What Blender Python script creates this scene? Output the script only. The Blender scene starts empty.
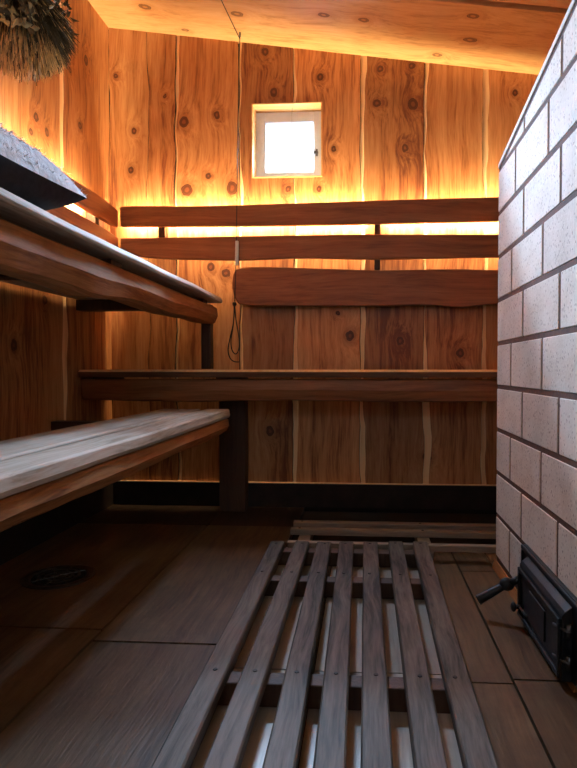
import bpy, bmesh, math, random
from mathutils import Vector, Matrix, Euler, noise
random.seed(7)
S = bpy.context.scene
COL = S.collection
PI = math.pi

# ------------------------------------------------------------------ camera
F, CX, CY = 577.0, 328.0, 384.0          # focal length and principal point, pixels of the 577x768 frame
CAM = Vector((0, 0, 0.60))
YAW = math.atan((364 - CX) / F)
PITCH = math.atan(15 / F)
ROT = Euler((PI / 2 - PITCH, 0, YAW), 'XYZ').to_matrix()
cd = bpy.data.cameras.new('camera'); cam = bpy.data.objects.new('camera', cd); COL.objects.link(cam)
cam.location = CAM; cam.rotation_euler = ROT.to_euler()
cd.sensor_width = 36; cd.lens = F / 768 * 36
cd.shift_x = -(CX - 288.5) / 768; cd.shift_y = (CY - 384) / 768
cd.clip_start = 0.01
S.camera = cam

def ray(px, py): return ROT @ Vector(((px - CX) / F, -(py - CY) / F, -1))
def PY(px, py, Y): d = ray(px, py); return CAM + d * (Y / d.y)
def PX(px, py, X): d = ray(px, py); return CAM + d * (X / d.x)
def PZ(px, py, z): d = ray(px, py); return CAM + d * ((z - CAM.z) / d.z)

# ------------------------------------------------------------------ dimensions
D = PZ(365, 508, 0).y                    # back wall
XL = PY(111, 300, D).x                   # left wall
XR = 1.15; YF = -1.0                     # right wall, wall behind the camera
pa, pb = PY(112, 28, D), PY(531, 74, D)
CB = (pb.z - pa.z) / (pb.x - pa.x); CA = pa.z - CB * pa.x
def ceil_z(x): return CA + CB * x
XS = 0.40                                # stove face

# ------------------------------------------------------------------ materials
class NT:
    def __init__(s, name):
        s.m = bpy.data.materials.new(name); s.m.use_nodes = True
        s.t = s.m.node_tree; s.t.nodes.clear()
        s.out = s.n('ShaderNodeOutputMaterial')
    def n(s, typ, **kw):
        nd = s.t.nodes.new(typ)
        for k, v in kw.items(): setattr(nd, k, v)
        return nd
    def l(s, a, b): s.t.links.new(a, b)
    def val(s, sock, v):
        if hasattr(v, 'links') or isinstance(v, bpy.types.NodeSocket): s.l(v, sock)
        else: sock.default_value = v
    def math(s, op, a, b=None, c=None, clamp=False):
        nd = s.n('ShaderNodeMath', operation=op); nd.use_clamp = clamp
        s.val(nd.inputs[0], a)
        if b is not None: s.val(nd.inputs[1], b)
        if c is not None: s.val(nd.inputs[2], c)
        return nd.outputs[0]
    def vec(s, op, a, b=None):
        nd = s.n('ShaderNodeVectorMath', operation=op)
        s.val(nd.inputs[0], a)
        if b is not None: s.val(nd.inputs[1], b)
        return nd.outputs['Value'] if op in ('LENGTH', 'DISTANCE') else nd.outputs[0]
    def noise(s, v, scale, detail=4, rough=.55, dist=0):
        nd = s.n('ShaderNodeTexNoise'); s.l(v, nd.inputs['Vector'])
        nd.inputs['Scale'].default_value = scale; nd.inputs['Detail'].default_value = detail
        nd.inputs['Roughness'].default_value = rough; nd.inputs['Distortion'].default_value = dist
        return nd.outputs['Fac']
    def ramp(s, f, stops):
        nd = s.n('ShaderNodeValToRGB'); s.l(f, nd.inputs[0])
        e = nd.color_ramp.elements
        while len(e) < len(stops): e.new(.5)
        for el, (p, c) in zip(e, stops):
            el.position = p; el.color = (c, c, c, 1) if not hasattr(c, '__len__') else (*c, 1)
        return nd.outputs[0]
    def mix(s, f, a, b, blend='MIX'):
        nd = s.n('ShaderNodeMix', data_type='RGBA', blend_type=blend)
        s.val(nd.inputs[0], f)
        for i, v in ((6, a), (7, b)):
            if isinstance(v, tuple): nd.inputs[i].default_value = (*v, 1)
            else: s.l(v, nd.inputs[i])
        return nd.outputs[2]
    def surf(s, col, rough=.6, bump=None, bs=.3, bd=.004, metal=0, spec=.4, sheen=0):
        p = s.n('ShaderNodeBsdfPrincipled')
        if isinstance(col, tuple): p.inputs['Base Color'].default_value = (*col, 1)
        else: s.l(col, p.inputs['Base Color'])
        s.val(p.inputs['Roughness'], rough); p.inputs['Metallic'].default_value = metal
        p.inputs['Specular IOR Level'].default_value = spec
        if sheen: p.inputs['Sheen Weight'].default_value = sheen
        if bump is not None:
            b = s.n('ShaderNodeBump'); b.inputs['Strength'].default_value = bs; b.inputs['Distance'].default_value = bd
            s.l(bump, b.inputs['Height']); s.l(b.outputs[0], p.inputs['Normal'])
        s.l(p.outputs[0], s.out.inputs[0]); return p

def wood(name, light, mid, dark, axis='z', scale=1.0, knots=(), plane='xz', rough=.55, bs=.25, vary=.35, spec=.4, contrast=1.0, stain=0.0):
    """grain runs along `axis`; knots = [(u, v, radius)] in `plane` (world metres)"""
    t = NT(name)
    P = t.n('ShaderNodeTexCoord').outputs['Object']
    geo = t.n('ShaderNodeNewGeometry'); rnd = geo.outputs['Random Per Island']
    st = {'x': (.055, 1, 1), 'y': (1, .055, 1), 'z': (1, 1, .055)}[axis]
    off = t.n('ShaderNodeCombineXYZ')
    for i in range(3): t.val(off.inputs[i], t.math('MULTIPLY', rnd, (17.3, 31.7, 23.1)[i]))
    # slow waviness of the grain
    wob = t.n('ShaderNodeTexNoise'); t.l(P, wob.inputs['Vector']); wob.inputs['Scale'].default_value = 2.2 * scale; wob.inputs['Detail'].default_value = 1
    wv = t.vec('MULTIPLY', t.vec('SUBTRACT', wob.outputs['Color'], (.5, .5, .5)), (.05, .05, .05))
    Pg = t.vec('ADD', P, wv)
    kd = None
    if knots:
        jn = t.n('ShaderNodeTexNoise'); t.l(P, jn.inputs['Vector']); jn.inputs['Scale'].default_value = 45; jn.inputs['Detail'].default_value = 2
        jit = t.vec('MULTIPLY', t.vec('SUBTRACT', jn.outputs['Color'], (.5, .5, .5)), (.012, .012, .012))
        Pk = t.vec('ADD', P, jit)
        for (u, v, r) in knots:
            e = random.uniform(.75, 1.1)
            if plane == 'xz': c, sc = (u, 0, v), (1 / r, 0, e / r)
            elif plane == 'yz': c, sc = (0, u, v), (0, 1 / r, e / r)
            else: c, sc = (u, v, 0), (e / r * .7, 1 / r, 0)
            d = t.vec('LENGTH', t.vec('MULTIPLY', t.vec('SUBTRACT', Pk, c), sc))
            kd = d if kd is None else t.math('MINIMUM', kd, d)
        # grain flows around knots
        push = t.math('POWER', 2.718, t.math('MULTIPLY', kd, -.55))
        pc = t.n('ShaderNodeCombineXYZ')
        for i in range(3): t.val(pc.inputs[i], t.math('MULTIPLY', push, .07 if 'xyz'[i] != axis else 0.0))
        Pg = t.vec('ADD', Pg, pc.outputs[0])
    G = t.vec('ADD', t.vec('MULTIPLY', Pg, st), off.outputs[0])
    g1 = t.noise(G, 34 * scale, 5, .6)
    g2 = t.noise(G, 130 * scale, 3, .6)
    big = t.noise(t.vec('ADD', t.vec('MULTIPLY', P, tuple(x ** .5 for x in st)), off.outputs[0]), 3.2 * scale, 3, .5)
    f = t.math('ADD', t.math('MULTIPLY', g1, .52), t.math('ADD', t.math('MULTIPLY', g2, .30), t.math('MULTIPLY', big, .38)))
    lo, hi = .60 - .17 / contrast, .60 + .17 / contrast
    c = t.ramp(f, [(max(0, lo), dark), (.58, mid), (min(1, hi), light)])
    br = t.math('ADD', 1 - vary / 2, t.math('MULTIPLY', rnd, vary))
    cc = t.n('ShaderNodeCombineColor')
    for i in range(3): t.l(br, cc.inputs[i])
    c = t.mix(1.0, c, cc.outputs[0], 'MULTIPLY')
    if stain:
        sn = t.ramp(t.noise(P, 5, 5, .65), [(.45, 0.0), (.72, 1.0)])
        c = t.mix(t.math('MULTIPLY', sn, stain), c, tuple(x * .45 for x in dark))
    h = t.math('MULTIPLY', t.math('ADD', g1, g2), 1.0)
    if kd is not None:
        halo = t.ramp(t.math('MULTIPLY', kd, .25), [(.2, 1.0), (.62, 0.0)])
        kc = tuple(x * .4 for x in dark)
        c = t.mix(t.math('MULTIPLY', halo, .55), c, dark)
        rings = t.math('ADD', .5, t.math('MULTIPLY', t.math('SINE', t.math('MULTIPLY', kd, 8.0)), .5))
        core = t.ramp(kd, [(.80, 1.0), (1.0, 0.0)])
        rcol = t.mix(rings, kc, dark)
        c = t.mix(core, c, rcol)
        rim = t.math('MULTIPLY', t.ramp(kd, [(.74, 0.0), (.88, 1.0)]), t.ramp(kd, [(.92, 1.0), (1.1, 0.0)]))
        c = t.mix(t.math('MULTIPLY', rim, .9), c, tuple(x * .2 for x in dark))
    t.surf(c, rough, h, bs, .003, spec=spec)
    return t.m

def plain(name, col, rough=.5, metal=0, nscale=0, namp=.2, bs=.2, spec=.4):
    t = NT(name)
    if nscale:
        P = t.n('ShaderNodeTexCoord').outputs['Object']; f = t.noise(P, nscale, 4)
        c = t.ramp(f, [(.3, tuple(x * (1 - namp) for x in col)), (.7, tuple(min(1, x * (1 + namp)) for x in col))])
        t.surf(c, rough, f, bs, .002, metal, spec)
    else: t.surf(col, rough, metal=metal, spec=spec)
    return t.m

def kxz(lst): return [(PY(x, y, D).x, PY(x, y, D).z, r) for x, y, r in lst]
def kyz(lst): return [(PX(x, y, XL).y, PX(x, y, XL).z, r) for x, y, r in lst]
def kxy(lst):
    o = []
    for x, y, r in lst:
        d = ray(x, y); s = (CA - CAM.z) / (d.z - CB * d.x); p = CAM + d * s; o.append((p.x, p.y, r))
    return o

knB = kxz([(184, 122, .021), (217, 115, .014), (187, 190, .026), (232, 188, .023), (208, 176, .013), (134, 131, .012), (131, 170, .012),
           (265, 52, .015), (274, 92, .015), (320, 77, .014), (334, 149, .010), (319, 189, .011), (288, 189, .012), (377, 103, .017),
           (413, 104, .021), (405, 148, .014), (380, 69, .014), (412, 66, .014), (515, 93, .012), (211, 267, .017), (226, 273, .020),
           (350, 336, .018), (338, 313, .010), (460, 353, .017), (400, 341, .016), (270, 431, .018), (427, 457, .018), (116, 76, .010), (165, 96, .008)])
knL = kyz([(36, 117, .015), (31, 132, .013), (47, 132, .013), (80, 126, .014), (86, 60, .016), (14, 345, .015), (70, 70, .01), (45, 300, .015)])
knC = kxy([(237, 14, .017), (324, 15, .014), (364, 20, .014), (473, 16, .015), (470, 40, .016), (437, 55, .014), (145, 7, .018), (185, 30, .010)])

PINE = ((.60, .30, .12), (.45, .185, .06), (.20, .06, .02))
M = {}
M['wall_b'] = wood('pine_back', *PINE, 'z', 1.15, knB, 'xz', .5, contrast=1.35, vary=.5)
M['wall_l'] = wood('pine_left', *PINE, 'z', 1.15, knL, 'yz', .5, contrast=1.35, vary=.5)
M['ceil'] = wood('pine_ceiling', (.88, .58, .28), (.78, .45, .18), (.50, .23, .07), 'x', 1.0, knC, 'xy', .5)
M['sap'] = wood('pale_sapwood', (.95, .70, .40), (.90, .60, .30), (.72, .42, .18), 'z', 1.0, rough=.6, vary=.2)
M['rail'] = wood('rail_brown', (.36, .15, .06), (.25, .092, .032), (.11, .034, .012), 'x', 1.2, rough=.5, vary=.2, contrast=.9)
M['rail_y'] = wood('rail_brown_left', (.42, .16, .06), (.30, .10, .04), (.15, .045, .018), 'y', 1.2, rough=.45, vary=.2, contrast=.9)
M['raw_x'] = wood('rail_waney', (.85, .55, .25), (.7, .38, .14), (.45, .2, .07), 'x', 1.2, rough=.6)
M['bench_x'] = wood('bench_back', (.36, .155, .06), (.25, .092, .03), (.12, .038, .013), 'x', 1.2, rough=.5, vary=.25)
M['bench_y'] = wood('bench_left', (.46, .205, .075), (.32, .13, .043), (.15, .052, .016), 'y', 1.3, rough=.78, spec=.12, vary=.25, stain=.3)
M['bench_dark'] = wood('bench_plank_dark', (.17, .08, .035), (.11, .05, .021), (.05, .02, .008), 'x', 1.2, rough=.6, vary=.2)
M['floor_shade'] = wood('floor_board_shade', (.045, .027, .016), (.028, .016, .009), (.012, .007, .004), 'y', 1.0, rough=.6, vary=.3, spec=.25)  # shade below the back bench put into the board colour
M['plank_y'] = wood('worn_plank', (.60, .51, .42), (.48, .38, .29), (.28, .20, .13), 'y', 1.3, rough=.7, vary=.15, stain=.25, spec=.2, contrast=1.3, bs=.12)
M['plank_x'] = wood('worn_plank_back', (.80, .58, .38), (.66, .44, .26), (.42, .24, .13), 'x', 1.3, rough=.5, vary=.15, spec=.4)
M['floor'] = wood('floor_board', (.15, .095, .048), (.092, .055, .026), (.035, .02, .01), 'y', 1.3, rough=.5, vary=.35, stain=.5, spec=.35)
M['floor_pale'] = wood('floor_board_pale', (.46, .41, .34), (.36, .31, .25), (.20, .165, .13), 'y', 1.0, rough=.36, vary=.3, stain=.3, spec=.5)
M['slat'] = wood('wet_slat', (.14, .115, .092), (.07, .057, .045), (.018, .015, .012), 'y', 1.6, rough=.58, vary=.4, bs=.12, contrast=1.5, spec=.22)
M['slat_x'] = wood('wet_slat_cross', (.30, .25, .20), (.22, .18, .14), (.10, .08, .06), 'x', 1.5, rough=.4, vary=.3, spec=.5)
M['dark'] = plain('dark_gap', (.012, .008, .006), .9, nscale=20)
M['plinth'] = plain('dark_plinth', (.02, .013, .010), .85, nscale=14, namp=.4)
M['soffit'] = wood('dark_roof_board', (.08, .035, .015), (.05, .02, .009), (.025, .01, .005), 'x', 1.0)
M['post'] = wood('dark_post', (.07, .034, .017), (.05, .022, .01), (.025, .01, .005), 'z', 1.2)
M['iron'] = plain('cast_iron', (.010, .012, .015), .45, 0, nscale=60, namp=.3, bs=.3, spec=.35)
M['steel'] = plain('worn_steel', (.12, .12, .125), .4, .8, nscale=50)
M['nail'] = plain('nail_head', (.015, .013, .012), .5, .5)
M['cord'] = plain('black_cord', (.015, .013, .014), .6)
M['sleeve'] = plain('white_plastic', (.86, .84, .80), .4)
M['sash'] = plain('white_sash_paint', (.78, .82, .92), .5, nscale=30, namp=.05)
M['under'] = plain('dark_ticking', (.012, .014, .020), .9, nscale=80, namp=.4)
M['twig'] = plain('twig_bark', (.16, .085, .04), .8, nscale=60)
M['leaf'] = plain('dry_leaf', (.085, .068, .032), .7, nscale=40, namp=.5)
M['leaf_pale'] = plain('dry_leaf_pale', (.30, .26, .12), .7, nscale=40, namp=.4)
M['straw'] = plain('straw_stem', (.72, .50, .20), .75, nscale=60, namp=.35)
M['drain'] = plain('drain_metal', (.10, .095, .085), .35, .8, nscale=40)

def brick_mat():
    t = NT('pale_brick'); P = t.n('ShaderNodeTexCoord').outputs['Object']
    geo = t.n('ShaderNodeNewGeometry'); rnd = geo.outputs['Random Per Island']
    b = t.noise(P, 9, 4, .6); fine = t.noise(P, 120, 3, .6)
    c = t.ramp(t.math('ADD', t.math('MULTIPLY', b, .6), t.math('MULTIPLY', fine, .4)), [(.32, (.64, .55, .44)), (.52, (.78, .70, .60)), (.7, (.84, .77, .68))])
    # vertical pits
    v = t.n('ShaderNodeTexVoronoi'); t.l(t.vec('MULTIPLY', P, (1, 1, .5)), v.inputs['Vector']); v.inputs['Scale'].default_value = 190
    sel = t.n('ShaderNodeSeparateColor'); t.l(v.outputs['Color'], sel.inputs[0])
    pit = t.math('MULTIPLY', t.math('LESS_THAN', v.outputs['Distance'], .27), t.math('GREATER_THAN', sel.outputs[0], .72))
    c = t.mix(t.math('MULTIPLY', pit, .8), c, (.22, .13, .085))
    br = t.math('ADD', .88, t.math('MULTIPLY', rnd, .16))
    cc = t.n('ShaderNodeCombineColor')
    for i in range(3): t.l(br, cc.inputs[i])
    c = t.mix(1.0, c, cc.outputs[0], 'MULTIPLY')
    t.surf(c, .75, t.math('SUBTRACT', fine, pit), .35, .002, spec=.25); return t.m
M['brick'] = brick_mat()
M['mortar'] = plain('brown_mortar', (.10, .045, .026), .9, nscale=60, namp=.3)
M['cap'] = plain('cap_plaster', (.72, .66, .60), .8, nscale=40, namp=.1)

def fleece_mat():
    t = NT('white_fleece'); P = t.n('ShaderNodeTexCoord').outputs['Object']
    f = t.noise(P, 60, 5, .7); g = t.noise(P, 18, 3)
    t.surf(t.ramp(f, [(.3, (.66, .68, .73)), (.6, (.90, .92, .96))]), .95, t.math('ADD', f, g), .8, .012, spec=.1, sheen=.5); return t.m
M['fleece'] = fleece_mat()
def emit(name, col, k):
    t = NT(name); e = t.n('ShaderNodeEmission'); e.inputs[0].default_value = (*col, 1); e.inputs[1].default_value = k
    t.l(e.outputs[0], t.out.inputs[0]); return t.m
LED = 300.0
M['led'] = emit('led_strip', (1.0, .72, .40), LED)
def glass():
    t = NT('window_glass'); a = t.n('ShaderNodeBsdfTransparent'); b = t.n('ShaderNodeBsdfGlossy'); b.inputs['Roughness'].default_value = .02
    m = t.n('ShaderNodeMixShader'); fr = t.n('ShaderNodeFresnel'); fr.inputs[0].default_value = 1.45
    t.l(fr.outputs[0], m.inputs[0]); t.l(a.outputs[0], m.inputs[1]); t.l(b.outputs[0], m.inputs[2]); t.l(m.outputs[0], t.out.inputs[0]); return t.m
M['glass'] = glass()

# ------------------------------------------------------------------ mesh helpers
def obj(name, bm, mats, parent=None, smooth=False, bevel=0, seg=2):
    bmesh.ops.recalc_face_normals(bm, faces=bm.faces)
    me = bpy.data.meshes.new(name); bm.to_mesh(me); bm.free()
    o = bpy.data.objects.new(name, me); COL.objects.link(o)
    for m in (mats if isinstance(mats, (list, tuple)) else [mats]): me.materials.append(m)
    if smooth:
        for p in me.polygons: p.use_smooth = True
    if bevel:
        b = o.modifiers.new('bevel', 'BEVEL'); b.width = bevel; b.segments = seg; b.limit_method = 'ANGLE'; b.angle_limit = math.radians(35)
    if parent is not None:
        o.parent = parent; o.matrix_parent_inverse = Matrix.Translation(-parent.location)
    return o
def thing(name, label, cat, loc, group=None):
    o = bpy.data.objects.new(name, None); COL.objects.link(o); o.location = loc; o.empty_display_size = .05
    o['label'] = label; o['category'] = cat
    if group: o['group'] = group
    return o
def struct(name, bm, mats, parent=None, **k):
    o = obj(name, bm, mats, parent, **k)
    if parent is None: o['kind'] = 'structure'
    return o
def box(bm, x0, x1, y0, y1, z0, z1, mi=0):
    v = [bm.verts.new((x, y, z)) for z in (z0, z1) for y in (y0, y1) for x in (x0, x1)]
    for q in ((0, 2, 3, 1), (4, 5, 7, 6), (0, 1, 5, 4), (2, 6, 7, 3), (0, 4, 6, 2), (1, 3, 7, 5)):
        f = bm.faces.new([v[i] for i in q]); f.material_index = mi
    return v
def prism(bm, poly, off, mi=0):
    a = [bm.verts.new(p) for p in poly]; b = [bm.verts.new(Vector(p) + Vector(off)) for p in poly]
    n = len(a)
    for f in (bm.faces.new(a), bm.faces.new(b[::-1])): f.material_index = mi
    for i in range(n):
        f = bm.faces.new((a[i], b[i], b[(i + 1) % n], a[(i + 1) % n])); f.material_index = mi
def loft(bm, rings, mi=0, cap=True, closed=True, mfun=None):
    vs = [[bm.verts.new(p) for p in r] for r in rings]; n = len(rings[0])
    for j in range(len(vs) - 1):
        for i in range(n if closed else n - 1):
            f = bm.faces.new((vs[j][i], vs[j][(i + 1) % n], vs[j + 1][(i + 1) % n], vs[j + 1][i]))
            f.material_index = mfun(i) if mfun else mi
    if cap:
        for r in (vs[0], vs[-1][::-1]):
            f = bm.faces.new(r); f.material_index = mi
def tube(bm, pts, r, n=8, mi=0, r2=None):
    pts = [Vector(p) for p in pts]; rings = []
    for i, p in enumerate(pts):
        t = (pts[min(i + 1, len(pts) - 1)] - pts[max(i - 1, 0)]).normalized()
        u = t.cross(Vector((0, 0, 1)) if abs(t.z) < .9 else Vector((1, 0, 0))).normalized(); w = t.cross(u)
        rr = r if r2 is None else r + (r2 - r) * i / (len(pts) - 1)
        rings.append([p + (u * math.cos(2 * PI * k / n) + w * math.sin(2 * PI * k / n)) * rr for k in range(n)])
    loft(bm, rings, mi)
def smooth_path(pts, k=6):
    pts = [Vector(p) for p in pts]; out = []
    for i in range(len(pts) - 1):
        p0, p1, p2, p3 = pts[max(i - 1, 0)], pts[i], pts[i + 1], pts[min(i + 2, len(pts) - 1)]
        for j in range(k):
            t = j / k
            out.append(.5 * ((2 * p1) + (p2 - p0) * t + (2 * p0 - 5 * p1 + 4 * p2 - p3) * t * t + (3 * p1 - p0 - 3 * p2 + p3) * t ** 3))
    return out + [pts[-1]]
def nz(a, b=0, c=0): return noise.noise(Vector((a, b, c)))
def ball(bm, c, r, sc=(1, 1, 1), mi=0, seg=16):
    res = bmesh.ops.create_uvsphere(bm, u_segments=seg, v_segments=seg // 2, radius=r, matrix=Matrix.Translation(c) @ Matrix.Diagonal((*sc, 1)))
    for v in res['verts']:
        for f in v.link_faces: f.material_index = mi

# ------------------------------------------------------------------ walls
def board_wall(bm, edges, z0, ztop, pt, hole=None, seed=0, waney=.022, widths=None):
    """live-edge boards; edges: board boundaries along u; pt(u, depth, z) -> world; depth>0 goes into the wall.
    mat 0 board faces, 1 pale waney edges, 2 dark gaps"""
    NZ = 44
    for i in range(len(edges) - 1):
        u0, u1 = edges[i], edges[i + 1]
        def wav(u, k, z): return u + .012 * nz(z * 2.1, k * 7.7 + seed) + .009 * nz(z * 7, k * 3.1 + seed) + .003 * nz(z * 21, k * 5.3 + seed)
        zs = [z0 + (ztop((u0 + u1) / 2) - z0) * j / NZ for j in range(NZ + 1)]
        if hole: zs = sorted(zs + [hole[2], hole[3]])
        th = .016 * (i % 2)            # boards lie over and under in turn
        cols = []
        def w_at(z): return max(.002, waney * ww * (.75 + .8 * nz(z * 2.2, i * 9.1 + seed) + .3 * nz(z * 9, i * 4.1 + seed)))
        last = i == len(edges) - 2
        ww = widths[i] if widths else 1.0
        mids = [h for h in (hole[:2] if hole else ()) if u0 + .03 < h < u1 - .03]
        def colu(c, z):
            if c == 'L': return wav(u0, i, z) + (w_at(z) if i else 0)
            if c == 'R': return wav(u1, i + 1, z) if not last else u1
            return c
        order = ['L'] + mids + ['R']
        vv = [[None] * len(zs) for _ in order]
        for a, c in enumerate(order):
            for j, z in enumerate(zs):
                u = colu(c, z); zz = min(z, ztop(u)) if j == len(zs) - 1 else z
                if j == len(zs) - 1: zz = ztop(u)
                vv[a][j] = bm.verts.new(pt(u, 0, zz))
        for a in range(len(order) - 1):
            for j in range(len(zs) - 1):
                um = (colu(order[a], zs[j]) + colu(order[a + 1], zs[j])) / 2; zm = (zs[j] + zs[j + 1]) / 2
                if hole and hole[0] < um < hole[1] and hole[2] < zm < hole[3]: continue
                bm.faces.new((vv[a][j], vv[a + 1][j], vv[a + 1][j + 1], vv[a][j + 1]))
        if i:                         # waney edge strip, sloping back into the wall, on its own island
            r0, r1, r2 = [], [], []
            for j, z in enumerate(zs):
                zz = z if j < len(zs) - 1 else ztop(u0)
                r0.append(bm.verts.new(pt(wav(u0, i, z) + w_at(z), .0, zz)))
                r1.append(bm.verts.new(pt(wav(u0, i, z) + .0018, .005, zz)))
                r2.append(bm.verts.new(pt(wav(u0, i, z) - .001, .014, zz)))
            for j in range(len(zs) - 1):
                zm = (zs[j] + zs[j + 1]) / 2
                if hole and hole[0] - .01 < u0 < hole[1] and hole[2] < zm < hole[3]: continue
                f = bm.faces.new((r1[j], r0[j], r0[j + 1], r1[j + 1])); f.material_index = 1
                f = bm.faces.new((r2[j], r1[j], r1[j + 1], r2[j + 1])); f.material_index = 2
        # side returns of the board
        e = [[], []]
        for j, z in enumerate(zs):
            zz = z if j < len(zs) - 1 else ztop(u1)
            uR = wav(u1, i + 1, z) if not last else u1
            e[0].append(bm.verts.new(pt(uR, 0, zz))); e[1].append(bm.verts.new(pt(uR - .001, .014, zz)))
        for j in range(len(zs) - 1):
            f = bm.faces.new((e[0][j], e[1][j], e[1][j + 1], e[0][j + 1])); f.material_index = 2

ZW = PY(365, 483, D).z                   # lower edge of the wall boards
h0, h1 = PY(252, 178, D), PY(322, 102, D)
HOLE = (h0.x, h1.x, h0.z, h1.z)
ub = [XL] + [PY(x, 200, D).x for x in (148, 176, 239, 293, 361, 424, 483, 545)] + [.95, XR]
bm = bmesh.new()
board_wall(bm, ub, ZW, lambda u: ceil_z(u), lambda u, d, z: (u, D + d, z), HOLE, 3, widths=(0, .12, .85, 1.0, .9, .9, 1.1, 1.0, .9, .9, .9))
TW = .12                                 # masonry/timber behind the boards
x0, x1, z0, z1 = HOLE
for (a, b, c, d) in ((XL - .05, x0, -.05, 2.3), (x1, XR + .05, -.05, 2.3), (x0, x1, -.05, z0), (x0, x1, z1, 2.3)):
    box(bm, a, b, D + .016, D + TW, c, d, 2)
# reveal lining of the opening
for (a, b, c, d) in ((x0 - .001, x0 + .004, z0, z1), (x1 - .004, x1 + .001, z0, z1), (x0, x1, z0 - .001, z0 + .004), (x0, x1, z1 - .004, z1 + .001)):
    box(bm, a, b, D - .002, D + .10, c, d, 3)
wall_back = struct('wall_back', bm, [M['wall_b'], M['sap'], M['dark'], M['ceil']])
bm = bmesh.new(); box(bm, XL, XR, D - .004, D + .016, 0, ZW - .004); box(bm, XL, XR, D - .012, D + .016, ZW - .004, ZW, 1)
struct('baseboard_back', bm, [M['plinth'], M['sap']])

vb = [YF, -.7, -.36, 0, .36, .72, 1.08, 1.30, 1.66, PX(60, 110, XL).y, D]
bm = bmesh.new()
board_wall(bm, vb, .10, lambda u: ceil_z(XL), lambda u, d, z: (XL - d, u, z), None, 11, waney=.03)
box(bm, XL - TW, XL - .016, YF - .1, D + TW, -.05, 2.3, 2)
wall_left = struct('wall_left', bm, [M['wall_l'], M['sap'], M['dark']])
bm = bmesh.new(); box(bm, XL - .016, XL + .004, YF, D, 0, .10)
struct('baseboard_left', bm, M['plinth'])
bm = bmesh.new()
board_wall(bm, [YF, -.6, -.2, .2, .6, 1.0, 1.4, 1.8, 2.2, D], 0, lambda u: ceil_z(XR), lambda u, d, z: (XR + d, u, z), None, 21)
box(bm, XR + .016, XR + TW, YF - .1, D + TW, -.05, 2.3, 2)
struct('wall_right', bm, [M['wall_l'], M['sap'], M['dark']])
# wall behind the camera, with an opening added for the cool fill
FW = (-.40, .14, 1.12, 1.72)
bm = bmesh.new()
board_wall(bm, [XL, -.75, -.40, .14, .5, .85, XR], 0, lambda u: ceil_z(u), lambda u, d, z: (u, YF - d, z), FW, 31)
for (a, b, c, d) in ((XL - .05, FW[0], -.05, 2.3), (FW[1], XR + .05, -.05, 2.3), (FW[0], FW[1], -.05, FW[2]), (FW[0], FW[1], FW[3], 2.3)):
    box(bm, a, b, YF - TW, YF - .016, c, d, 2)
struct('wall_front', bm, [M['wall_b'], M['sap'], M['dark']])

# ceiling: broad planks across the room, with open dark joints
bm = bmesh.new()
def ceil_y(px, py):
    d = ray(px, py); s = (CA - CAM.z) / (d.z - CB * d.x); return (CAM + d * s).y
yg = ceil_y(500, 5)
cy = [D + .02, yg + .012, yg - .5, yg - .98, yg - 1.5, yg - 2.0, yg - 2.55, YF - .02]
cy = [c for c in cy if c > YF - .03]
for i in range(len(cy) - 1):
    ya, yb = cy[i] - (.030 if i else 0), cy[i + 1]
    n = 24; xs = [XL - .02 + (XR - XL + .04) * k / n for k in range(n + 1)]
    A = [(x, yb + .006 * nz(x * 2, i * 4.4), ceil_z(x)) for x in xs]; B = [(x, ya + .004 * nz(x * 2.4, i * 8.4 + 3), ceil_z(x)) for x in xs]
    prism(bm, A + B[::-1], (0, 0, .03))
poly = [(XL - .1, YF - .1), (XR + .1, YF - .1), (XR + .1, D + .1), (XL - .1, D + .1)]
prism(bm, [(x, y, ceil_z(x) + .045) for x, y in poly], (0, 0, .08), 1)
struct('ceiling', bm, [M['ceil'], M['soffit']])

# floor boards
bm = bmesh.new()
box(bm, XL - .1, XR + .1, YF - .1, D + .1, -.10, -.022, 1)
def fb(x0, x1, y0, y1, mi=0, g=.0025): box(bm, x0 + g, x1 - g, y0 + g, y1 - g, -.03, random.uniform(-.0015, .0005), mi)
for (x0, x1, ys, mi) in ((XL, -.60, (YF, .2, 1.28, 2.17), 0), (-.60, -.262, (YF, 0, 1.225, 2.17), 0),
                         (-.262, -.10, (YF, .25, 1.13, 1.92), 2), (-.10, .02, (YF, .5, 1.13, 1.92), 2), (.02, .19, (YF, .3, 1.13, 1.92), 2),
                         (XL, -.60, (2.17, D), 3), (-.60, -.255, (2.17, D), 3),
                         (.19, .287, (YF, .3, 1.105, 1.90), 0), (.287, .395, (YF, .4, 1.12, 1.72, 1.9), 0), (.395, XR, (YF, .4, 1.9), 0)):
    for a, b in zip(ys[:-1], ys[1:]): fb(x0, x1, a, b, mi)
struct('floor', bm, [M['floor'], M['dark'], M['floor_pale'], M['floor_shade']])

# ------------------------------------------------------------------ window in the back wall
bm = bmesh.new(); yw = D + .075
x0, x1, z0, z1 = HOLE; x0 += .004; x1 -= .004; z0 += .004; z1 -= .004
q0, q1 = PY(265.5, 172.5, yw), PY(313.5, 121.5, yw)
for (a, b, c, d) in ((x0, q0.x, z0, z1), (q1.x, x1, z0, z1), (q0.x, q1.x, z0, q0.z), (q0.x, q1.x, q1.z, z1)): box(bm, a, b, yw, yw + .03, c, d)
win = struct('window_1', bm, M['sash'], bevel=.003)
bm = bmesh.new(); box(bm, q0.x - .002, q1.x + .002, yw + .018, yw + .022, q0.z - .002, q1.z + .002); obj('pane', bm, M['glass'], win)
bm = bmesh.new(); c = PY(317, 153, yw); box(bm, c.x - .016, c.x + .006, yw - .014, yw, c.z - .005, c.z + .005); box(bm, c.x - .004, c.x + .004, yw - .01, yw, c.z - .015, c.z + .015)
obj('latch', bm, M['steel'], win, bevel=.002)
bm = bmesh.new()
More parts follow.
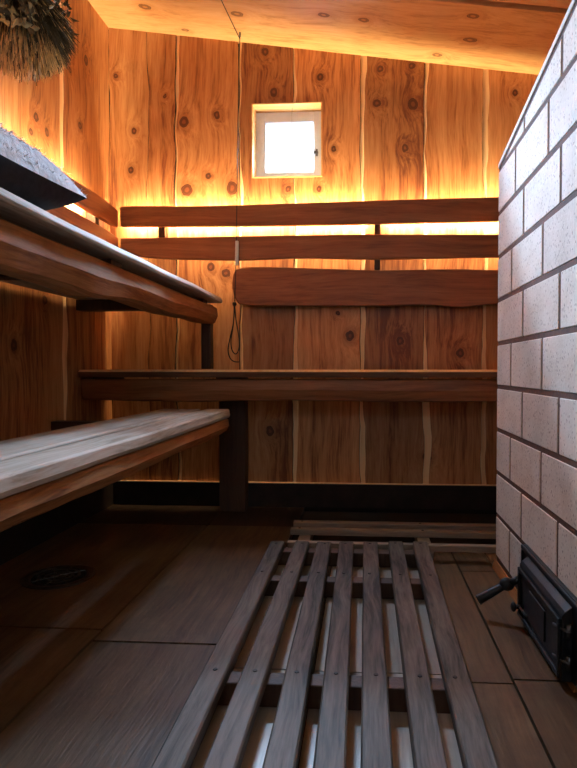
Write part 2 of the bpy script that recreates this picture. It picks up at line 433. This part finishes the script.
for (a, b, c, d) in ((FW[0], FW[0] + .05, FW[2], FW[3]), (FW[1] - .05, FW[1], FW[2], FW[3]), (FW[0] + .05, FW[1] - .05, FW[2], FW[2] + .05), (FW[0] + .05, FW[1] - .05, FW[3] - .05, FW[3])):
    box(bm, a, b, YF - .05, YF - .02, c, d)
w2 = struct('added_window', bm, M['sash'], bevel=.003)  # unseen window, added to hold the cool fill
bm = bmesh.new(); box(bm, FW[0] + .05, FW[1] - .05, YF - .04, YF - .036, FW[2] + .05, FW[3] - .05); obj('pane', bm, M['glass'], w2)

# ------------------------------------------------------------------ backrests
def poly_rail(top, bot, Y, name, mat, parent, th=.024):
    T = [PY(x, y, Y) for x, y in top]; B = [PY(x, y, Y) for x, y in bot]
    T = smooth_path(T, 5); B = smooth_path(B, 5)
    bm = bmesh.new(); prism(bm, [tuple(p) for p in T + B[::-1]], (0, th, 0))
    return obj(name, bm, mat, parent, bevel=.005)
YR = D - .065
bk = thing('backrest', 'three dark wooden backrest rails with wavy edges fixed along the back wall', 'backrest', (0, D - .03, PY(300, 306, YR).z))
poly_rail([(119.9, 210), (127, 206), (200, 206), (300, 203), (420, 199), (498, 197), (600, 194)], [(119.9, 226), (200, 226), (300, 225), (400, 223), (498, 221), (600, 219)], YR, 'rail', M['rail'], bk)
poly_rail([(119.9, 238), (180, 237), (300, 235), (380, 234), (498, 234), (600, 233)], [(119.9, 252), (145, 257), (180, 259), (240, 260), (300, 258), (380, 259), (498, 257), (600, 257)], YR, 'rail', M['rail'], bk)
poly_rail([(232, 281), (234, 272), (241, 268), (270, 267), (380, 270), (450, 269), (498, 270), (600, 271)], [(232, 288), (236, 300), (246, 305), (300, 306), (380, 306), (430, 305), (462, 307.5), (498, 304), (600, 305)], YR, 'rail', M['rail'], bk)
def batten_b(px, y0, y1):
    a, b = PY(px - 3, y1, YR + .03), PY(px + 3, y0, YR + .03)
    bm = bmesh.new(); box(bm, a.x, b.x, YR + .0245, D - .0005, a.z, b.z); obj('batten', bm, M['post'], bk)
a, b = PY(238, 294, YR + .03), PY(600, 286, YR + .03)
bm = bmesh.new(); box(bm, a.x, XR - .01, YR + .0245, D - .0005, a.z, a.z + .02); obj('batten', bm, M['post'], bk)  # added unseen behind the third rail to block strip light going down
batten_b(377.5, 204, 270); batten_b(162, 210, 255); batten_b(560, 204, 270)
def strip_b(py, px0, px1):
    a, b = PY(px0, py, D - .034), PY(px1, py, D - .034)
    bm = bmesh.new(); box(bm, a.x, b.x, a.y - .0065, a.y + .0065, (a.z + b.z) / 2 - .0065, (a.z + b.z) / 2 + .0065)
    return obj('light_strip', bm, M['led'], bk)
strip_b(218, 124, 372); strip_b(217, 383, 555)

XRL = XL + .065
zt1, zb1 = PY(118, 211, YR).z, PY(118, 227, YR).z
zt2, zb2 = PY(118, 238, YR).z, PY(118, 253, YR).z
bl = thing('backrest', 'two wooden backrest rails running along the left wall behind the white pillow', 'backrest', (XL + .03, 1.3, zb2))
def rail_l(zt, zb, k):
    ys = [YR - .001 - (YR - .35) * j / 24 for j in range(25)]
    T = [(XRL, y, zt + .012 * min(1, (YR - y) / .12) - .0 + .004 * nz(y * 2, k)) for y in ys]; B = [(XRL, y, zb + .004 * nz(y * 2.3, k + 5)) for y in ys]
    bm = bmesh.new(); prism(bm, T + B[::-1], (-.024, 0, 0)); return obj('rail', bm, M['rail_y'], bl, bevel=.004)
rail_l(zt1, zb1, 2); rail_l(zt2, zb2, 9)
for y in (2.27, 1.35, .5):
    bm = bmesh.new(); box(bm, XL + .0005, XRL - .0245, y - .015, y + .015, zb2 + .01, zt1 - .01); obj('batten', bm, M['post'], bl)
for (ya, yb) in ((1.37, 2.245), (.52, 1.33)):
    bm = bmesh.new(); zc = (zt1 + zb1) / 2; box(bm, XL + .027, XL + .04, ya, yb, zc - .0065, zc + .0065); obj('light_strip', bm, M['led'], bl)

# ------------------------------------------------------------------ benches
def plank_y(xb, xf, y0, y1, zt, th, name, mat, parent, seed, slope=.012, wav=.006, nst=36):
    """board along y; its right (front) edge is waney and slopes outwards"""
    rings = []
    for j in range(nst + 1):
        y = y0 + (y1 - y0) * j / nst
        w = wav * (nz(y * 2.2, seed) + .5 * nz(y * 6, seed + 3)); wz = .002 * nz(y * 3, seed + 8)
        f = xf + w
        rings.append([(xb, y, zt - th), (xb, y, zt + wz - .003), (xb + .003, y, zt + wz), (f - slope - .004, y, zt + wz), (f - slope * .6, y, zt - .003 + wz),
                      (f, y, zt - th * .7 + wz), (f - .003, y, zt - th)])
    bm = bmesh.new(); loft(bm, rings); return obj(name, bm, mat, parent, bevel=.0015, seg=1)
def apron_y(x0, x1, y0, y1, zt, zb, name, mat, parent, seed, amp=.012, lump=None):
    rings = []; n = 48
    for j in range(n + 1):
        y = y0 + (y1 - y0) * j / n
        b = zb + amp * nz(y * 2.4, seed) + amp * .5 * nz(y * 6.5, seed + 2) + (lump(y) if lump else 0)
        bul = .006 * nz(y * 4, seed + 6)
        rings.append([(x0, y, b + .004), (x0, y, zt), (x1 - .004 + bul, y, zt), (x1 + bul, y, zt - .004), (x1 + .004 + bul, y, (zt + b) / 2), (x1 - .008 + bul, y, b + .006), (x1 - .02, y, b)])
    bm = bmesh.new(); loft(bm, rings); return obj(name, bm, mat, parent, smooth=False)
def post(parent, x0, x1, y0, y1, z0, z1, name='leg'):
    bm = bmesh.new(); box(bm, x0, x1, y0, y1, z0, z1); return obj(name, bm, M['post'], parent, bevel=.003)

# low step bench on the left
YE = 2.19
pe = PY(230.5, 409, YE); zs_ = pe.z; xs_ = pe.x
sb = thing('step_bench', 'low left bench of two worn pale planks with a live edge apron', 'bench', (xs_ - .13, 1.3, 0))
plank_y(xs_ - .095, xs_, .12, YE, zs_, .032, 'plank', M['plank_y'], sb, 1.5, .006)
plank_y(xs_ - .265, xs_ - .113, .12, YE - .005, zs_, .032, 'plank', M['plank_y'], sb, 8.5, .004, .003)
apron_y(xs_ - .055, xs_ - .008, .13, YE - .004, zs_ - .036, zs_ - .092, 'apron', M['bench_y'], sb, 4.1, .010)
for y in (.5, 1.3, 2.0):
    bm = bmesh.new(); box(bm, XL + .0045, xs_ - .056, y - .025, y + .025, zs_ - .085, zs_ - .0325); obj('bearer', bm, M['post'], sb)

# upper bench on the left
YU = 2.36
pu = PY(223, 300, YU); xu = pu.x
ub_ = thing('sauna_bench', 'high left bench with a thick live edge slab front under the pillow', 'bench', (xu - .25, 1.3, .77))
zU = .897
plank_y(xu - .21, xu, .35, YU, zU, .025, 'plank', M['plank_y'], ub_, 21.5, .014, .008)
plank_y(xu - .42, xu - .22, .35, YU - .01, zU, .030, 'plank', M['plank_y'], ub_, 28.5, .004, .003)
plank_y(XL + .004, xu - .43, .35, YU - .01, zU, .030, 'plank', M['plank_y'], ub_, 35.5, .004, .003)
apron_y(xu - .095, xu - .024, .36, YU - .004, zU - .044, zU - .120, 'apron', M['bench_y'], ub_, 14.1, .010, lambda y: -.014 * math.exp(-((y - 1.3) / .12) ** 2) + .012 * max(0, (y - 1.9)))
for y in (.5, 1.4, 2.2):
    bm = bmesh.new(); box(bm, XL + .0005, xu - .10, y - .03, y + .03, zU - .07, zU - .0305); box(bm, xu - .10, xu - .03, y - .03, y + .03, zU - .0435, zU - .0305)
    obj('bearer', bm, M['post'], ub_)
bm = bmesh.new(); box(bm, XL + .075, xu - .006, .37, YU - .02, zU - .056, zU - .0505)

bm.free()
a = PY(207, 330, D - .05); b = PY(216, 330, D - .05)
post(ub_, a.x, b.x, YU - .02, YU + .03, .6005, zU - .031, 'post')

# bench along the back wall
YB = PX(78, 385, XL).y
bb = thing('sauna_bench', 'middle height bench along the back wall with a dark front edge and live edge apron', 'bench', (0, (YB + D) / 2, 0))
zB = .5975
def plank_x(x0, x1, yf, yb, zt, th, name, mat, parent, seed):
    rings = []
    for j in range(41):
        x = x0 + (x1 - x0) * j / 40; w = .005 * nz(x * 2.4, seed) + .002 * nz(x * 7, seed)
        rings.append([(x, yb, zt - th), (x, yb, zt), (x, yf + w + .010, zt), (x, yf + w, zt - .009), (x, yf + w + .002, zt - th)])
    bm = bmesh.new(); loft(bm, rings, mfun=lambda i: 1 if i == 2 else 0); return obj(name, bm, mat, parent)
plank_x(XL + .003, XR - .01, YB, YB + .145, zB, .030, 'plank', [M['bench_dark'], M['sap']], bb, 3.3)  # pale chamfer puts the lit front edge into the colour
plank_x(XL + .003, XR - .01, YB + .152, D - .075, zB, .030, 'plank', M['plank_x'], bb, 6.3)
rings = []
for j in range(61):
    x = XL + .006 + (XR - .02 - XL) * j / 60
    b = PY(300, 401.5, YB + .02).z + .006 * nz(x * 2.2, 40) + .004 * nz(x * 5, 41)
    zt = zB - .036
    rings.append([(x, YB + .06, b + .003), (x, YB + .06, zt), (x, YB + .02, zt), (x, YB + .015 + .004 * nz(x * 4, 2), zt - .005), (x, YB + .013 + .004 * nz(x * 4, 2), (zt + b) / 2), (x, YB + .022, b + .004), (x, YB + .032, b)])
bm = bmesh.new(); loft(bm, rings); obj('apron', bm, M['bench_x'], bb)
a = PY(219, 440, D - .1); b = PY(245, 440, D - .1)
post(bb, a.x, b.x, D - .10, D - .03, .0006, zB - .0305); post(bb, .9, .97, D - .10, D - .03, .0006, zB - .0305)
for x in (XL + .06, (a.x + b.x) / 2, .55, .93):
    bm = bmesh.new(); box(bm, x - .03, x + .03, YB + .061, D - .078, zB - .10, zB - .0305); obj('bearer', bm, M['post'], bb)

# ------------------------------------------------------------------ pillow
def pillow(cx, cyy, sx, sy, z0, th):
    n = 40; bm = bmesh.new(); grid = {}
    for side in (1, -1):
        for i in range(n + 1):
            for j in range(n + 1):
                u, v = 2 * i / n - 1, 2 * j / n - 1
                edge = i in (0, n) or j in (0, n)
                if edge and side == -1: continue
                pin = 1 - .07 * (1 - u * u) * abs(v) ** 3 ; pin2 = 1 - .07 * (1 - v * v) * abs(u) ** 3
                h = ((1 - u ** 4) * (1 - v ** 4)) ** .45
                x = cx + u * sx / 2 * pin2; y = cyy + v * sy / 2 * pin
                wr = .006 * nz(x * 22, y * 22) * h
                zc = z0 + .32 * th + .008 * max(0, u * v)
                z = zc + (.62 * th * h + wr if side == 1 else -.32 * th * min(1, h * 1.3) )
                z = max(z, z0)
                grid[(side, i, j)] = bm.verts.new((x, y, z))
    g = lambda s, i, j: grid[(s, i, j)] if (s, i, j) in grid else grid[(1, i, j)]
    for s in (1, -1):
        for i in range(n):
            for j in range(n):
                f = bm.faces.new((g(s, i, j), g(s, i + 1, j), g(s, i + 1, j + 1), g(s, i, j + 1))); f.material_index = 0 if s == 1 else 1
    return bm
pil = thing('pillow', 'plump white fleece pillow with dark underside on the high left bench', 'pillow', (-.805, .845, zU + .003))
bm = pillow(-.805, .845, .46, .66, zU + .0035, .145)
# short fibres of the fleece
tops = [f for f in bm.faces if f.material_index == 0]
cover = bm.copy(); bmesh.ops.delete(cover, geom=[f for f in cover.faces if f.material_index == 1], context='FACES')
base = bm; bmesh.ops.delete(base, geom=tops, context='FACES')
for f in list(cover.faces):
    c = f.calc_center_median(); nrm = Vector((c.x + .805, (c.y - .845) * .5, .25)).normalized()
    for k in range(5):
        p = c + Vector((random.uniform(-.008, .008), random.uniform(-.008, .008), -.002))
        q = p + (nrm + Vector((random.uniform(-.9, .9), random.uniform(-.9, .9), random.uniform(-.6, .4)))) * .006
        s = Vector((random.uniform(-1, 1), random.uniform(-1, 1), random.uniform(-1, 1))).normalized() * .0016
        cover.faces.new([cover.verts.new(v) for v in (p - s, p + s, q)])
obj('fleece_cover', cover, M['fleece'], pil, smooth=True)
obj('underside', base, M['under'], pil, smooth=True)['label'] = 'dark underside'

# ------------------------------------------------------------------ bath whisk (dried twigs), top left
wc = PY(20, 36, 1.45)
wk = thing('bath_whisk', 'bundle of dried leafy twigs hanging in the top left corner by the ceiling', 'bath whisk', (wc.x, wc.y, wc.z))
R = .128
lf, pl_, stw = bmesh.new(), bmesh.new(), bmesh.new()
WC = Vector((max(wc.x, XL + R + .03), wc.y, wc.z))
for k in range(4200):                      # stems fanning out from the binding, ends trimmed to a dome
    th_ = random.uniform(0, 2 * PI); ph = -PI / 2 + math.acos(1 - random.random() * 1.25)
    dv = Vector((math.cos(th_) * math.cos(ph), math.sin(th_) * math.cos(ph), math.sin(ph)))
    end = WC + Vector((dv.x * R, dv.y * R, dv.z * .115 + .02)) * 1.0
    end = WC + (end - WC) * random.uniform(.88, 1.04)
    root = WC + Vector((math.cos(th_) * .03, math.sin(th_) * .03, .13))
    a0, b0 = root.lerp(end, random.uniform(.25, .72)), end
    b0 = b0 + Vector((random.uniform(-.010, .010), random.uniform(-.010, .010), random.uniform(-.010, .004)))
    s = Vector((random.uniform(-1, 1), random.uniform(-1, 1), random.uniform(-.4, .4))).normalized() * random.uniform(.0009, .0018)
    f = stw.faces.new([stw.verts.new(v) for v in (a0 - s, a0 + s, b0 + s * .5, b0 - s * .5)])
    f.material_index = 1 if (dv.z < -.62 and k % 4) or k % 9 == 0 else 0  # downward stems in straw; the pale tone also carries strip light from below
for k in range(420):
    th_ = random.uniform(0, 2 * PI); ph = random.uniform(-.25, 1.3)
    nrm = Vector((math.cos(th_) * math.cos(ph), math.sin(th_) * math.cos(ph), math.sin(ph)))
    c = WC + Vector((nrm.x * R, nrm.y * R, nrm.z * .13 + .05)) * 1.0 + Vector((0, 0, 0)) 
    c = WC + (c - WC) * random.uniform(.85, 1.04)
    L = random.uniform(.016, .032); W = L * .5
    t1 = Vector((random.uniform(-1, 1), random.uniform(-1, 1), random.uniform(-1.3, .2))).normalized()
    t2 = t1.cross(nrm + Vector((random.uniform(-.6, .6),) * 3)).normalized(); nn = t1.cross(t2) * .004
    pts = [c - t1 * L * .5, c + t2 * W * .5 + nn, c + t1 * L * .1 + t2 * W * .45 + nn, c + t1 * L * .5, c + t1 * L * .1 - t2 * W * .45 + nn, c - t2 * W * .5 + nn]
    tgt = pl_ if (random.random() < .16) else lf
    f = [tgt.verts.new(p) for p in pts]; tgt.faces.new((f[0], f[1], f[2], f[3])); tgt.faces.new((f[0], f[3], f[4], f[5]))
for k in range(260):                       # leaves on the side towards the door
    th_ = random.uniform(-2.5, -.75); ph = random.uniform(-.5, .6)
    nrm = Vector((math.cos(th_) * math.cos(ph), math.sin(th_) * math.cos(ph), math.sin(ph)))
    c = WC + Vector((nrm.x * R, nrm.y * R, nrm.z * .12 + .02)) * random.uniform(1.0, 1.07)
    L = random.uniform(.016, .036); W = L * .55
    t1 = Vector((random.uniform(-1, 1), random.uniform(-1, 1), random.uniform(-1, 1))).normalized()
    t2 = t1.cross(nrm + Vector((random.uniform(-.5, .5),) * 3)).normalized(); nn = t1.cross(t2) * .003
    pts = [c - t1 * L * .5, c + t2 * W * .5 + nn, c + t1 * L * .1 + t2 * W * .45 + nn, c + t1 * L * .5, c + t1 * L * .1 - t2 * W * .45 + nn, c - t2 * W * .5 + nn]
    tgt = pl_ if random.random() < .35 else lf
    f = [tgt.verts.new(p) for p in pts]; tgt.faces.new((f[0], f[1], f[2], f[3])); tgt.faces.new((f[0], f[3], f[4], f[5]))
# dense core so the bundle is not see-through
ball(lf, WC + Vector((0, 0, .05)), .088, (1, 1, 1.25))
obj('leaves', lf, M['leaf'], wk); obj('pale_leaves', pl_, M['leaf_pale'], wk); obj('stems', stw, [M['leaf'], M['straw']], wk)
bm = bmesh.new()
for k in range(14):
    a = 2 * PI * k / 14; rr = .018
    tube(bm, [WC + Vector((math.cos(a) * rr, math.sin(a) * rr, .12)), WC + Vector((math.cos(a + .3) * rr * .8, math.sin(a + .3) * rr * .8, .26)), WC + Vector((math.cos(a) * rr * 1.1, math.sin(a) * rr * 1.1, .32))], .004, 6)
obj('handle', bm, M['twig'], wk)
bm = bmesh.new()
tube(bm, smooth_path([WC + Vector((0, 0, .30)), WC + Vector((-.03, 0, .37)), Vector((XL + .025, WC.y, WC.z + .385))]), .0025, 6); obj('string', bm, M['straw'], wk)
bm = bmesh.new(); tube(bm, [(XL - .010, WC.y, WC.z + .382), (XL + .035, WC.y, WC.z + .39)], .006, 8); obj('peg', bm, M['post'], wk)

# ------------------------------------------------------------------ hanging cord
def cpt(px, py): 
    d = ray(px, py); s = (CA - CAM.z) / (d.z - CB * d.x); return CAM + d * s
YC = YR - .010
cdt = thing('hanging_cord', 'thin black cord hanging from the ceiling with a white sleeve and looped end', 'cord', PY(235, 304, YC))
hk = PY(240, 41, YC); hk = Vector((hk.x, YC, ceil_z(hk.x) - .006))
far = cpt(222, 0); dirn = (far - cpt(240, 38)); pts = [cpt(240, 38) + dirn * k * .5 + Vector((0, 0, -.006)) for k in range(6, -1, -1)]
bm = bmesh.new(); tube(bm, pts + [hk, PY(239, 60, YC), PY(237.5, 150, YC), PY(236.5, 240, YC), PY(235.5, 280, YC), PY(234.5, 304, YC)], .0018, 8)
lp = [(234.5, 304), (233.5, 322), (230, 338), (228, 350), (230, 358), (234, 361.5), (239, 362)]
tube(bm, smooth_path([PY(x, y, YC - .002 + .0 * i) for i, (x, y) in enumerate(lp)]), .0022, 8)
lp = [(234.5, 304), (236, 320), (239, 338), (239, 348), (236, 354), (232, 350), (231, 340), (233.5, 322), (234, 306)]
tube(bm, smooth_path([PY(x, y, YC - .008) for x, y in lp]), .0022, 8)
obj('cord', bm, M['cord'], cdt, smooth=True)
bm = bmesh.new(); tube(bm, [PY(237, 241, YC - .003), PY(236.6, 265, YC - .003)], .0075, 12); obj('sleeve', bm, M['sleeve'], cdt, bevel=.001)['label'] = 'white sleeve'
bm = bmesh.new(); ball(bm, PY(234.5, 304, YC - .004), .009, (1, .8, 1.1)); obj('knot', bm, M['cord'], cdt, smooth=True)
bm = bmesh.new(); tube(bm, [hk + Vector((0, 0, .0055)), hk + Vector((0, 0, -.012))], .004, 8); obj('hook', bm, M['steel'], cdt)

# ------------------------------------------------------------------ duckboards
dk = thing('duckboard', 'long dark wet duckboard with seven slats running towards the back bench', 'duckboard', (-.05, 1.1, 0))
zt = .065
low = [166, 218.5, 278, 329, 377, 432, 483]; top = [277.5, 302, 324, 346.5, 370.5, 395.5, 420]
for k in range(7):
    A, B = PZ(low[k], 768, zt), PZ(top[k], 541.5, zt)
    dd = (B - A) / (B.y - A.y); A = A + dd * (.42 - A.y); B = B + dd * random.uniform(-.006, .006)
    w = .0222; rings = []
    for j in range(31):
        p = A.lerp(B, j / 30); q = .0008 * nz(p.y * 5, k * 3.7)
        rings.append([(p.x - w + q, p.y, zt - .022), (p.x - w + q, p.y, zt - .003), (p.x - w + .003 + q, p.y, zt), (p.x + w - .003 + q, p.y, zt), (p.x + w + q, p.y, zt - .003), (p.x + w + q, p.y, zt - .022)])
    bm = bmesh.new(); loft(bm, rings); sl = obj('slat', bm, M['slat'], dk)
    for yy in (B.y - .02, 1.50, 1.0, .6):
        bm = bmesh.new(); p = A + dd * (yy - A.y)
        res = bmesh.ops.create_cone(bm, cap_ends=True, segments=10, radius1=.0045, radius2=.004, depth=.0016, matrix=Matrix.Translation((p.x + random.uniform(-.005, .005), p.y, zt + .0004)))
        obj('nail_head', bm, M['nail'], sl)
for y in (1.755, 1.515, 1.018, .60):
    bm = bmesh.new(); xl, xr = -.30 + (1.8 - y) * .012, .178
    box(bm, xl, xr, y - .020, y + .020, .0006, zt - .0222)
    obj('batten', bm, M['post'], dk, bevel=.002)
df = thing('duckboard', 'far duckboard of three thin slats laid crosswise below the back bench', 'duckboard', (.15, 2.0, 0))
zt2_ = .05
for (py, pxl, k, hw) in ((521, 294, 0, .017), (527.8, 291, 1, .014), (541, 288, 2, .012)):
    p = PZ(pxl, py, zt2_); y = p.y
    rings = []
    for j in range(21):
        x = p.x + (.70 - p.x) * j / 20; q = -.010 * (x - p.x) + .001 * nz(x * 6, k)
        rings.append([(x, y + q - hw, zt2_ - .02), (x, y + q - hw, zt2_ - .002), (x, y + q - hw + .002, zt2_), (x, y + q + hw - .002, zt2_), (x, y + q + hw, zt2_ - .002), (x, y + q + hw, zt2_ - .02)])
    bm = bmesh.new(); loft(bm, rings); sl = obj('slat', bm, M['slat_x'], df)
    for xx in (p.x + .03, .2):
        bm = bmesh.new(); bmesh.ops.create_cone(bm, cap_ends=True, segments=8, radius1=.005, radius2=.004, depth=.0016, matrix=Matrix.Translation((xx, y - .010 * (xx - p.x), zt2_ + .0004)))
        obj('nail_head', bm, M['nail'], sl)
for x in (-.20, .20, .60):
    bm = bmesh.new(); box(bm, x - .02, x + .02, 1.815, 2.12, .0006, zt2_ - .0202); obj('batten', bm, M['slat_x'], df)

# ------------------------------------------------------------------ floor drain
dc = PZ(59, 577, 0)
dr = thing('floor_drain', 'round metal drain set in the dark floor under the low left bench', 'drain', (dc.x, dc.y, 0))
bm = bmesh.new()
def ringz(r, z): return [(dc.x + r * math.cos(2 * PI * k / 40), dc.y + r * math.sin(2 * PI * k / 40), z) for k in range(40)]
loft(bm, [ringz(.098, .0006), ringz(.098, .004), ringz(.090, .0055), ringz(.078, .0045), ringz(.074, .0012)], cap=False); obj('rim', bm, M['drain'], dr)
bm = bmesh.new(); bmesh.ops.create_cone(bm, cap_ends=True, segments=40, radius1=.073, radius2=.073, depth=.001, matrix=Matrix.Translation((dc.x, dc.y, .0012)))
obj('dark_well', bm, M['dark'], dr)
bm = bmesh.new()
for r in (.018, .036, .054): loft(bm, [ringz(r - .004, .0018), ringz(r - .004, .0042), ringz(r + .004, .0042), ringz(r + .004, .0018)], cap=False)
for k in range(4):
    a = PI * k / 4; tube(bm, [(dc.x - .073 * math.cos(a), dc.y - .073 * math.sin(a), .0034), (dc.x + .073 * math.cos(a), dc.y + .073 * math.sin(a), .0034)], .0018, 6)
obj('grate', bm, M['drain'], dr)

# ------------------------------------------------------------------ brick stove
stv = thing('brick_stove', 'tall pale brick stove with dark mortar joints filling the right side', 'stove', (.75, 1.1, 0))
YS1, YS0, XS1 = 1.705, .40, 1.13
yf_ = PX(497, 400, XS).y; YS1 = yf_
zc0 = PX(501.5, 163, XS); zc1 = PX(577, -2, XS)
slp = (zc1.z - zc0.z) / (zc1.y - zc0.y)
def top_z(y): return zc0.z + slp * (y - zc0.y)
CH = .1288; Z0 = .547 - 4 * CH
bm = bmesh.new()
ZT = top_z(YS0) + .05
def bricks(bm, bx):
    k = 0; z = Z0
    while z < ZT:
        g = .0125; L = .275
        y = YS1; first = L * .70 if k == 8 else L if k % 2 else L * .58
        segs = []
        while y > YS0 + .02:
            ln = first if not segs else L
            segs.append((max(YS0, y - ln), y)); y -= ln
        for (a, b) in segs: box(bm, XS, XS + .10, a + g / 2, (b - g / 2) if b < YS1 else b, z + g / 2, z + CH - g / 2)
        # far end face
        x = XS + .10; firstx = L * .58 if k % 2 else L
        f1 = True
        while x < XS1 - .02:
            ln = firstx if f1 else L; f1 = False
            box(bm, x + g / 2, min(XS1, x + ln) - g / 2, YS1 - .10, YS1, z + g / 2, z + CH - g / 2); x += ln
        z += CH; k += 1
bricks(bm, 0)
# cut the stack along the sloping top
nrm = Vector((0, -slp, 1)).normalized()
bmesh.ops.bisect_plane(bm, geom=bm.verts[:] + bm.edges[:] + bm.faces[:], plane_co=Vector((0, YS1, top_z(YS1) - .012)), plane_no=nrm, clear_outer=True)
ed = [e for e in bm.edges if e.is_boundary]
if ed: bmesh.ops.holes_fill(bm, edges=ed, sides=0)
obj('brickwork', bm, M['brick'], stv, bevel=.0015, seg=1)
bm = bmesh.new(); i_ = .0018
prism(bm, [(XS + i_, YS0 + i_, Z0 - .002), (XS + i_, YS1 - i_, Z0 - .002), (XS + i_, YS1 - i_, top_z(YS1 - i_) - .0005), (XS + i_, YS0 + i_, top_z(YS0 + i_) - .0005)], (XS1 - XS - i_, 0, 0))
obj('mortar', bm, M['mortar'], stv)
bm = bmesh.new(); t_ = .016
prism(bm, [(XS - .002, YS0, top_z(YS0)), (XS - .002, YS1 + .002, top_z(YS1 + .002)), (XS - .002, YS1 + .002, top_z(YS1 + .002) + t_), (XS - .002, YS0, top_z(YS0) + t_)], (XS1 - XS + .002, 0, 0))
obj('cap', bm, M['cap'], stv, bevel=.003)
bm = bmesh.new(); box(bm, XS + .003, XS1, YS0 + .003, YS1 - .003, .001, Z0 - .0025); obj('plinth', bm, M['mortar'], stv)
# fire door
def dpt(px, py, x): return PX(px, py, x)
xd = XS - .030
fy = PX(519.5, 566, xd).y; ny = PX(562, 609, xd).y; ztp = (PX(519.5, 566, xd).z + PX(562, 609, xd).z) / 2
zb_ = .012
dfm = bmesh.new()
box(dfm, XS - .010, XS + .0005, ny - .05, fy + .045, zb_, ztp + .030)                                     # back plate on the bricks
box(dfm, XS - .016, XS - .010, ny - .05, fy + .045, ztp + .018, ztp + .030); box(dfm, XS - .016, XS - .010, fy + .033, fy + .045, zb_, ztp + .018)
door = obj('fire_door_frame', dfm, M['iron'], stv, bevel=.003)
bm = bmesh.new()
# hood-like sloping top and thick door leaf
prism(bm, [(XS - .0105, fy, ztp + .014), (xd + .006, fy, ztp + .004), (xd, fy, ztp - .004), (xd, fy, zb_ + .004), (xd + .004, fy, zb_ + .001), (XS - .0105, fy, zb_ + .001)], (0, ny - fy, 0))
box(bm, xd - .006, xd, ny + .004, fy - .004, ztp - .020, ztp - .010); box(bm, xd - .006, xd, ny + .004, fy - .004, zb_ + .006, zb_ + .016)
box(bm, xd - .006, xd, fy - .016, fy - .004, zb_ + .016, ztp - .020); box(bm, xd - .006, xd, ny + .004, ny + .016, zb_ + .016, ztp - .020)
box(bm, xd - .003, xd, (fy + ny) / 2 - .05, (fy + ny) / 2 + .06, zb_ + .03, ztp - .035)
leaf = obj('fire_door', bm, M['iron'], stv, bevel=.0025)
bm = bmesh.new(); p0 = Vector((xd, fy - .02, PX(522, 580, xd).z)); pk = Vector((xd - .022, fy + .006, p0.z)); 
hb = PY(507, 584, fy + .01); he = PY(478, 600, fy + .015)
tube(bm, [Vector((xd + .004, fy - .006, PX(520, 578, xd).z)), hb], .009, 10); ball(bm, hb, .016, (1.15, .9, 1.0))
d_ = (he - hb).normalized()
tube(bm, smooth_path([hb, hb.lerp(he, .35), hb.lerp(he, .7), he], 4), .0085, 10, r2=.0125); obj('handle', bm, M['iron'], leaf, smooth=True)
bm = bmesh.new(); kc = PX(523, 607, xd); 
tube(bm, [kc + Vector((.002, 0, 0)), kc + Vector((-.022, 0, 0))], .005, 10); ball(bm, kc + Vector((-.022, 0, 0)), .011, (.6, 1, 1))
tube(bm, [kc + Vector((-.008, -.002, 0)), kc + Vector((-.008, -.06, .001))], .003, 8); obj('air_knob', bm, M['iron'], leaf, smooth=True)
for zz in (ztp - .03, zb_ + .04): bm = bmesh.new(); tube(bm, [(xd + .012, ny - .004, zz - .012), (xd + .012, ny - .004, zz + .012)], .006, 10); tube(bm, [(xd + .012, ny - .012, zz), (xd - .01, ny + .02, zz + .003)], .003, 8); obj('hinge', bm, M['steel'], leaf, smooth=True)
# lath along the stove foot
bm = bmesh.new(); prism(bm, [(XS - .012, 1.08, .0006), (XS - .001, 1.08, .0006), (XS - .001, 1.08, .026), (XS - .005, 1.08, .026)], (0, YS1 - 1.085 - .0, 0))
struct('trim_1', bm, M['bench_y'])

# ------------------------------------------------------------------ light
W = bpy.data.worlds.new('World'); S.world = W; W.use_nodes = True
bg = W.node_tree.nodes['Background']; bg.inputs[0].default_value = (.80, .90, 1.0, 1); bg.inputs[1].default_value = 6.0
def area(name, loc, target, sx, sy, power, col, spread=PI):
    ld = bpy.data.lights.new(name, 'AREA'); ld.shape = 'RECTANGLE'; ld.size = sx; ld.size_y = sy; ld.energy = power; ld.color = col; ld.spread = spread
    o = bpy.data.objects.new(name, ld); COL.objects.link(o); o.location = loc
    o.rotation_euler = (Vector(target) - Vector(loc)).to_track_quat('-Z', 'Y').to_euler(); return o
area('fill_front', ((FW[0] + FW[1]) / 2, YF + .01, (FW[2] + FW[3]) / 2), ((FW[0] + FW[1]) / 2, 2, (FW[2] + FW[3]) / 2 - .6), .42, .48, 1.5, (.66, .80, 1.0))  # weak cool fill added behind the camera
wcen = Vector(((q0.x + q1.x) / 2, yw + .034, (q0.z + q1.z) / 2))
area('daylight_back', wcen, wcen + Vector((.22, -1, -.42)), .17, .17, 33, (.48, .70, 1.0), math.radians(112))

S.view_settings.view_transform = 'Standard'; S.view_settings.look = 'None'; S.view_settings.gamma = 1; S.view_settings.use_curve_mapping = False
S.view_settings.exposure = 0.0
S.cycles.max_bounces = 8; S.cycles.diffuse_bounces = 4
S.cycles.use_denoising = True
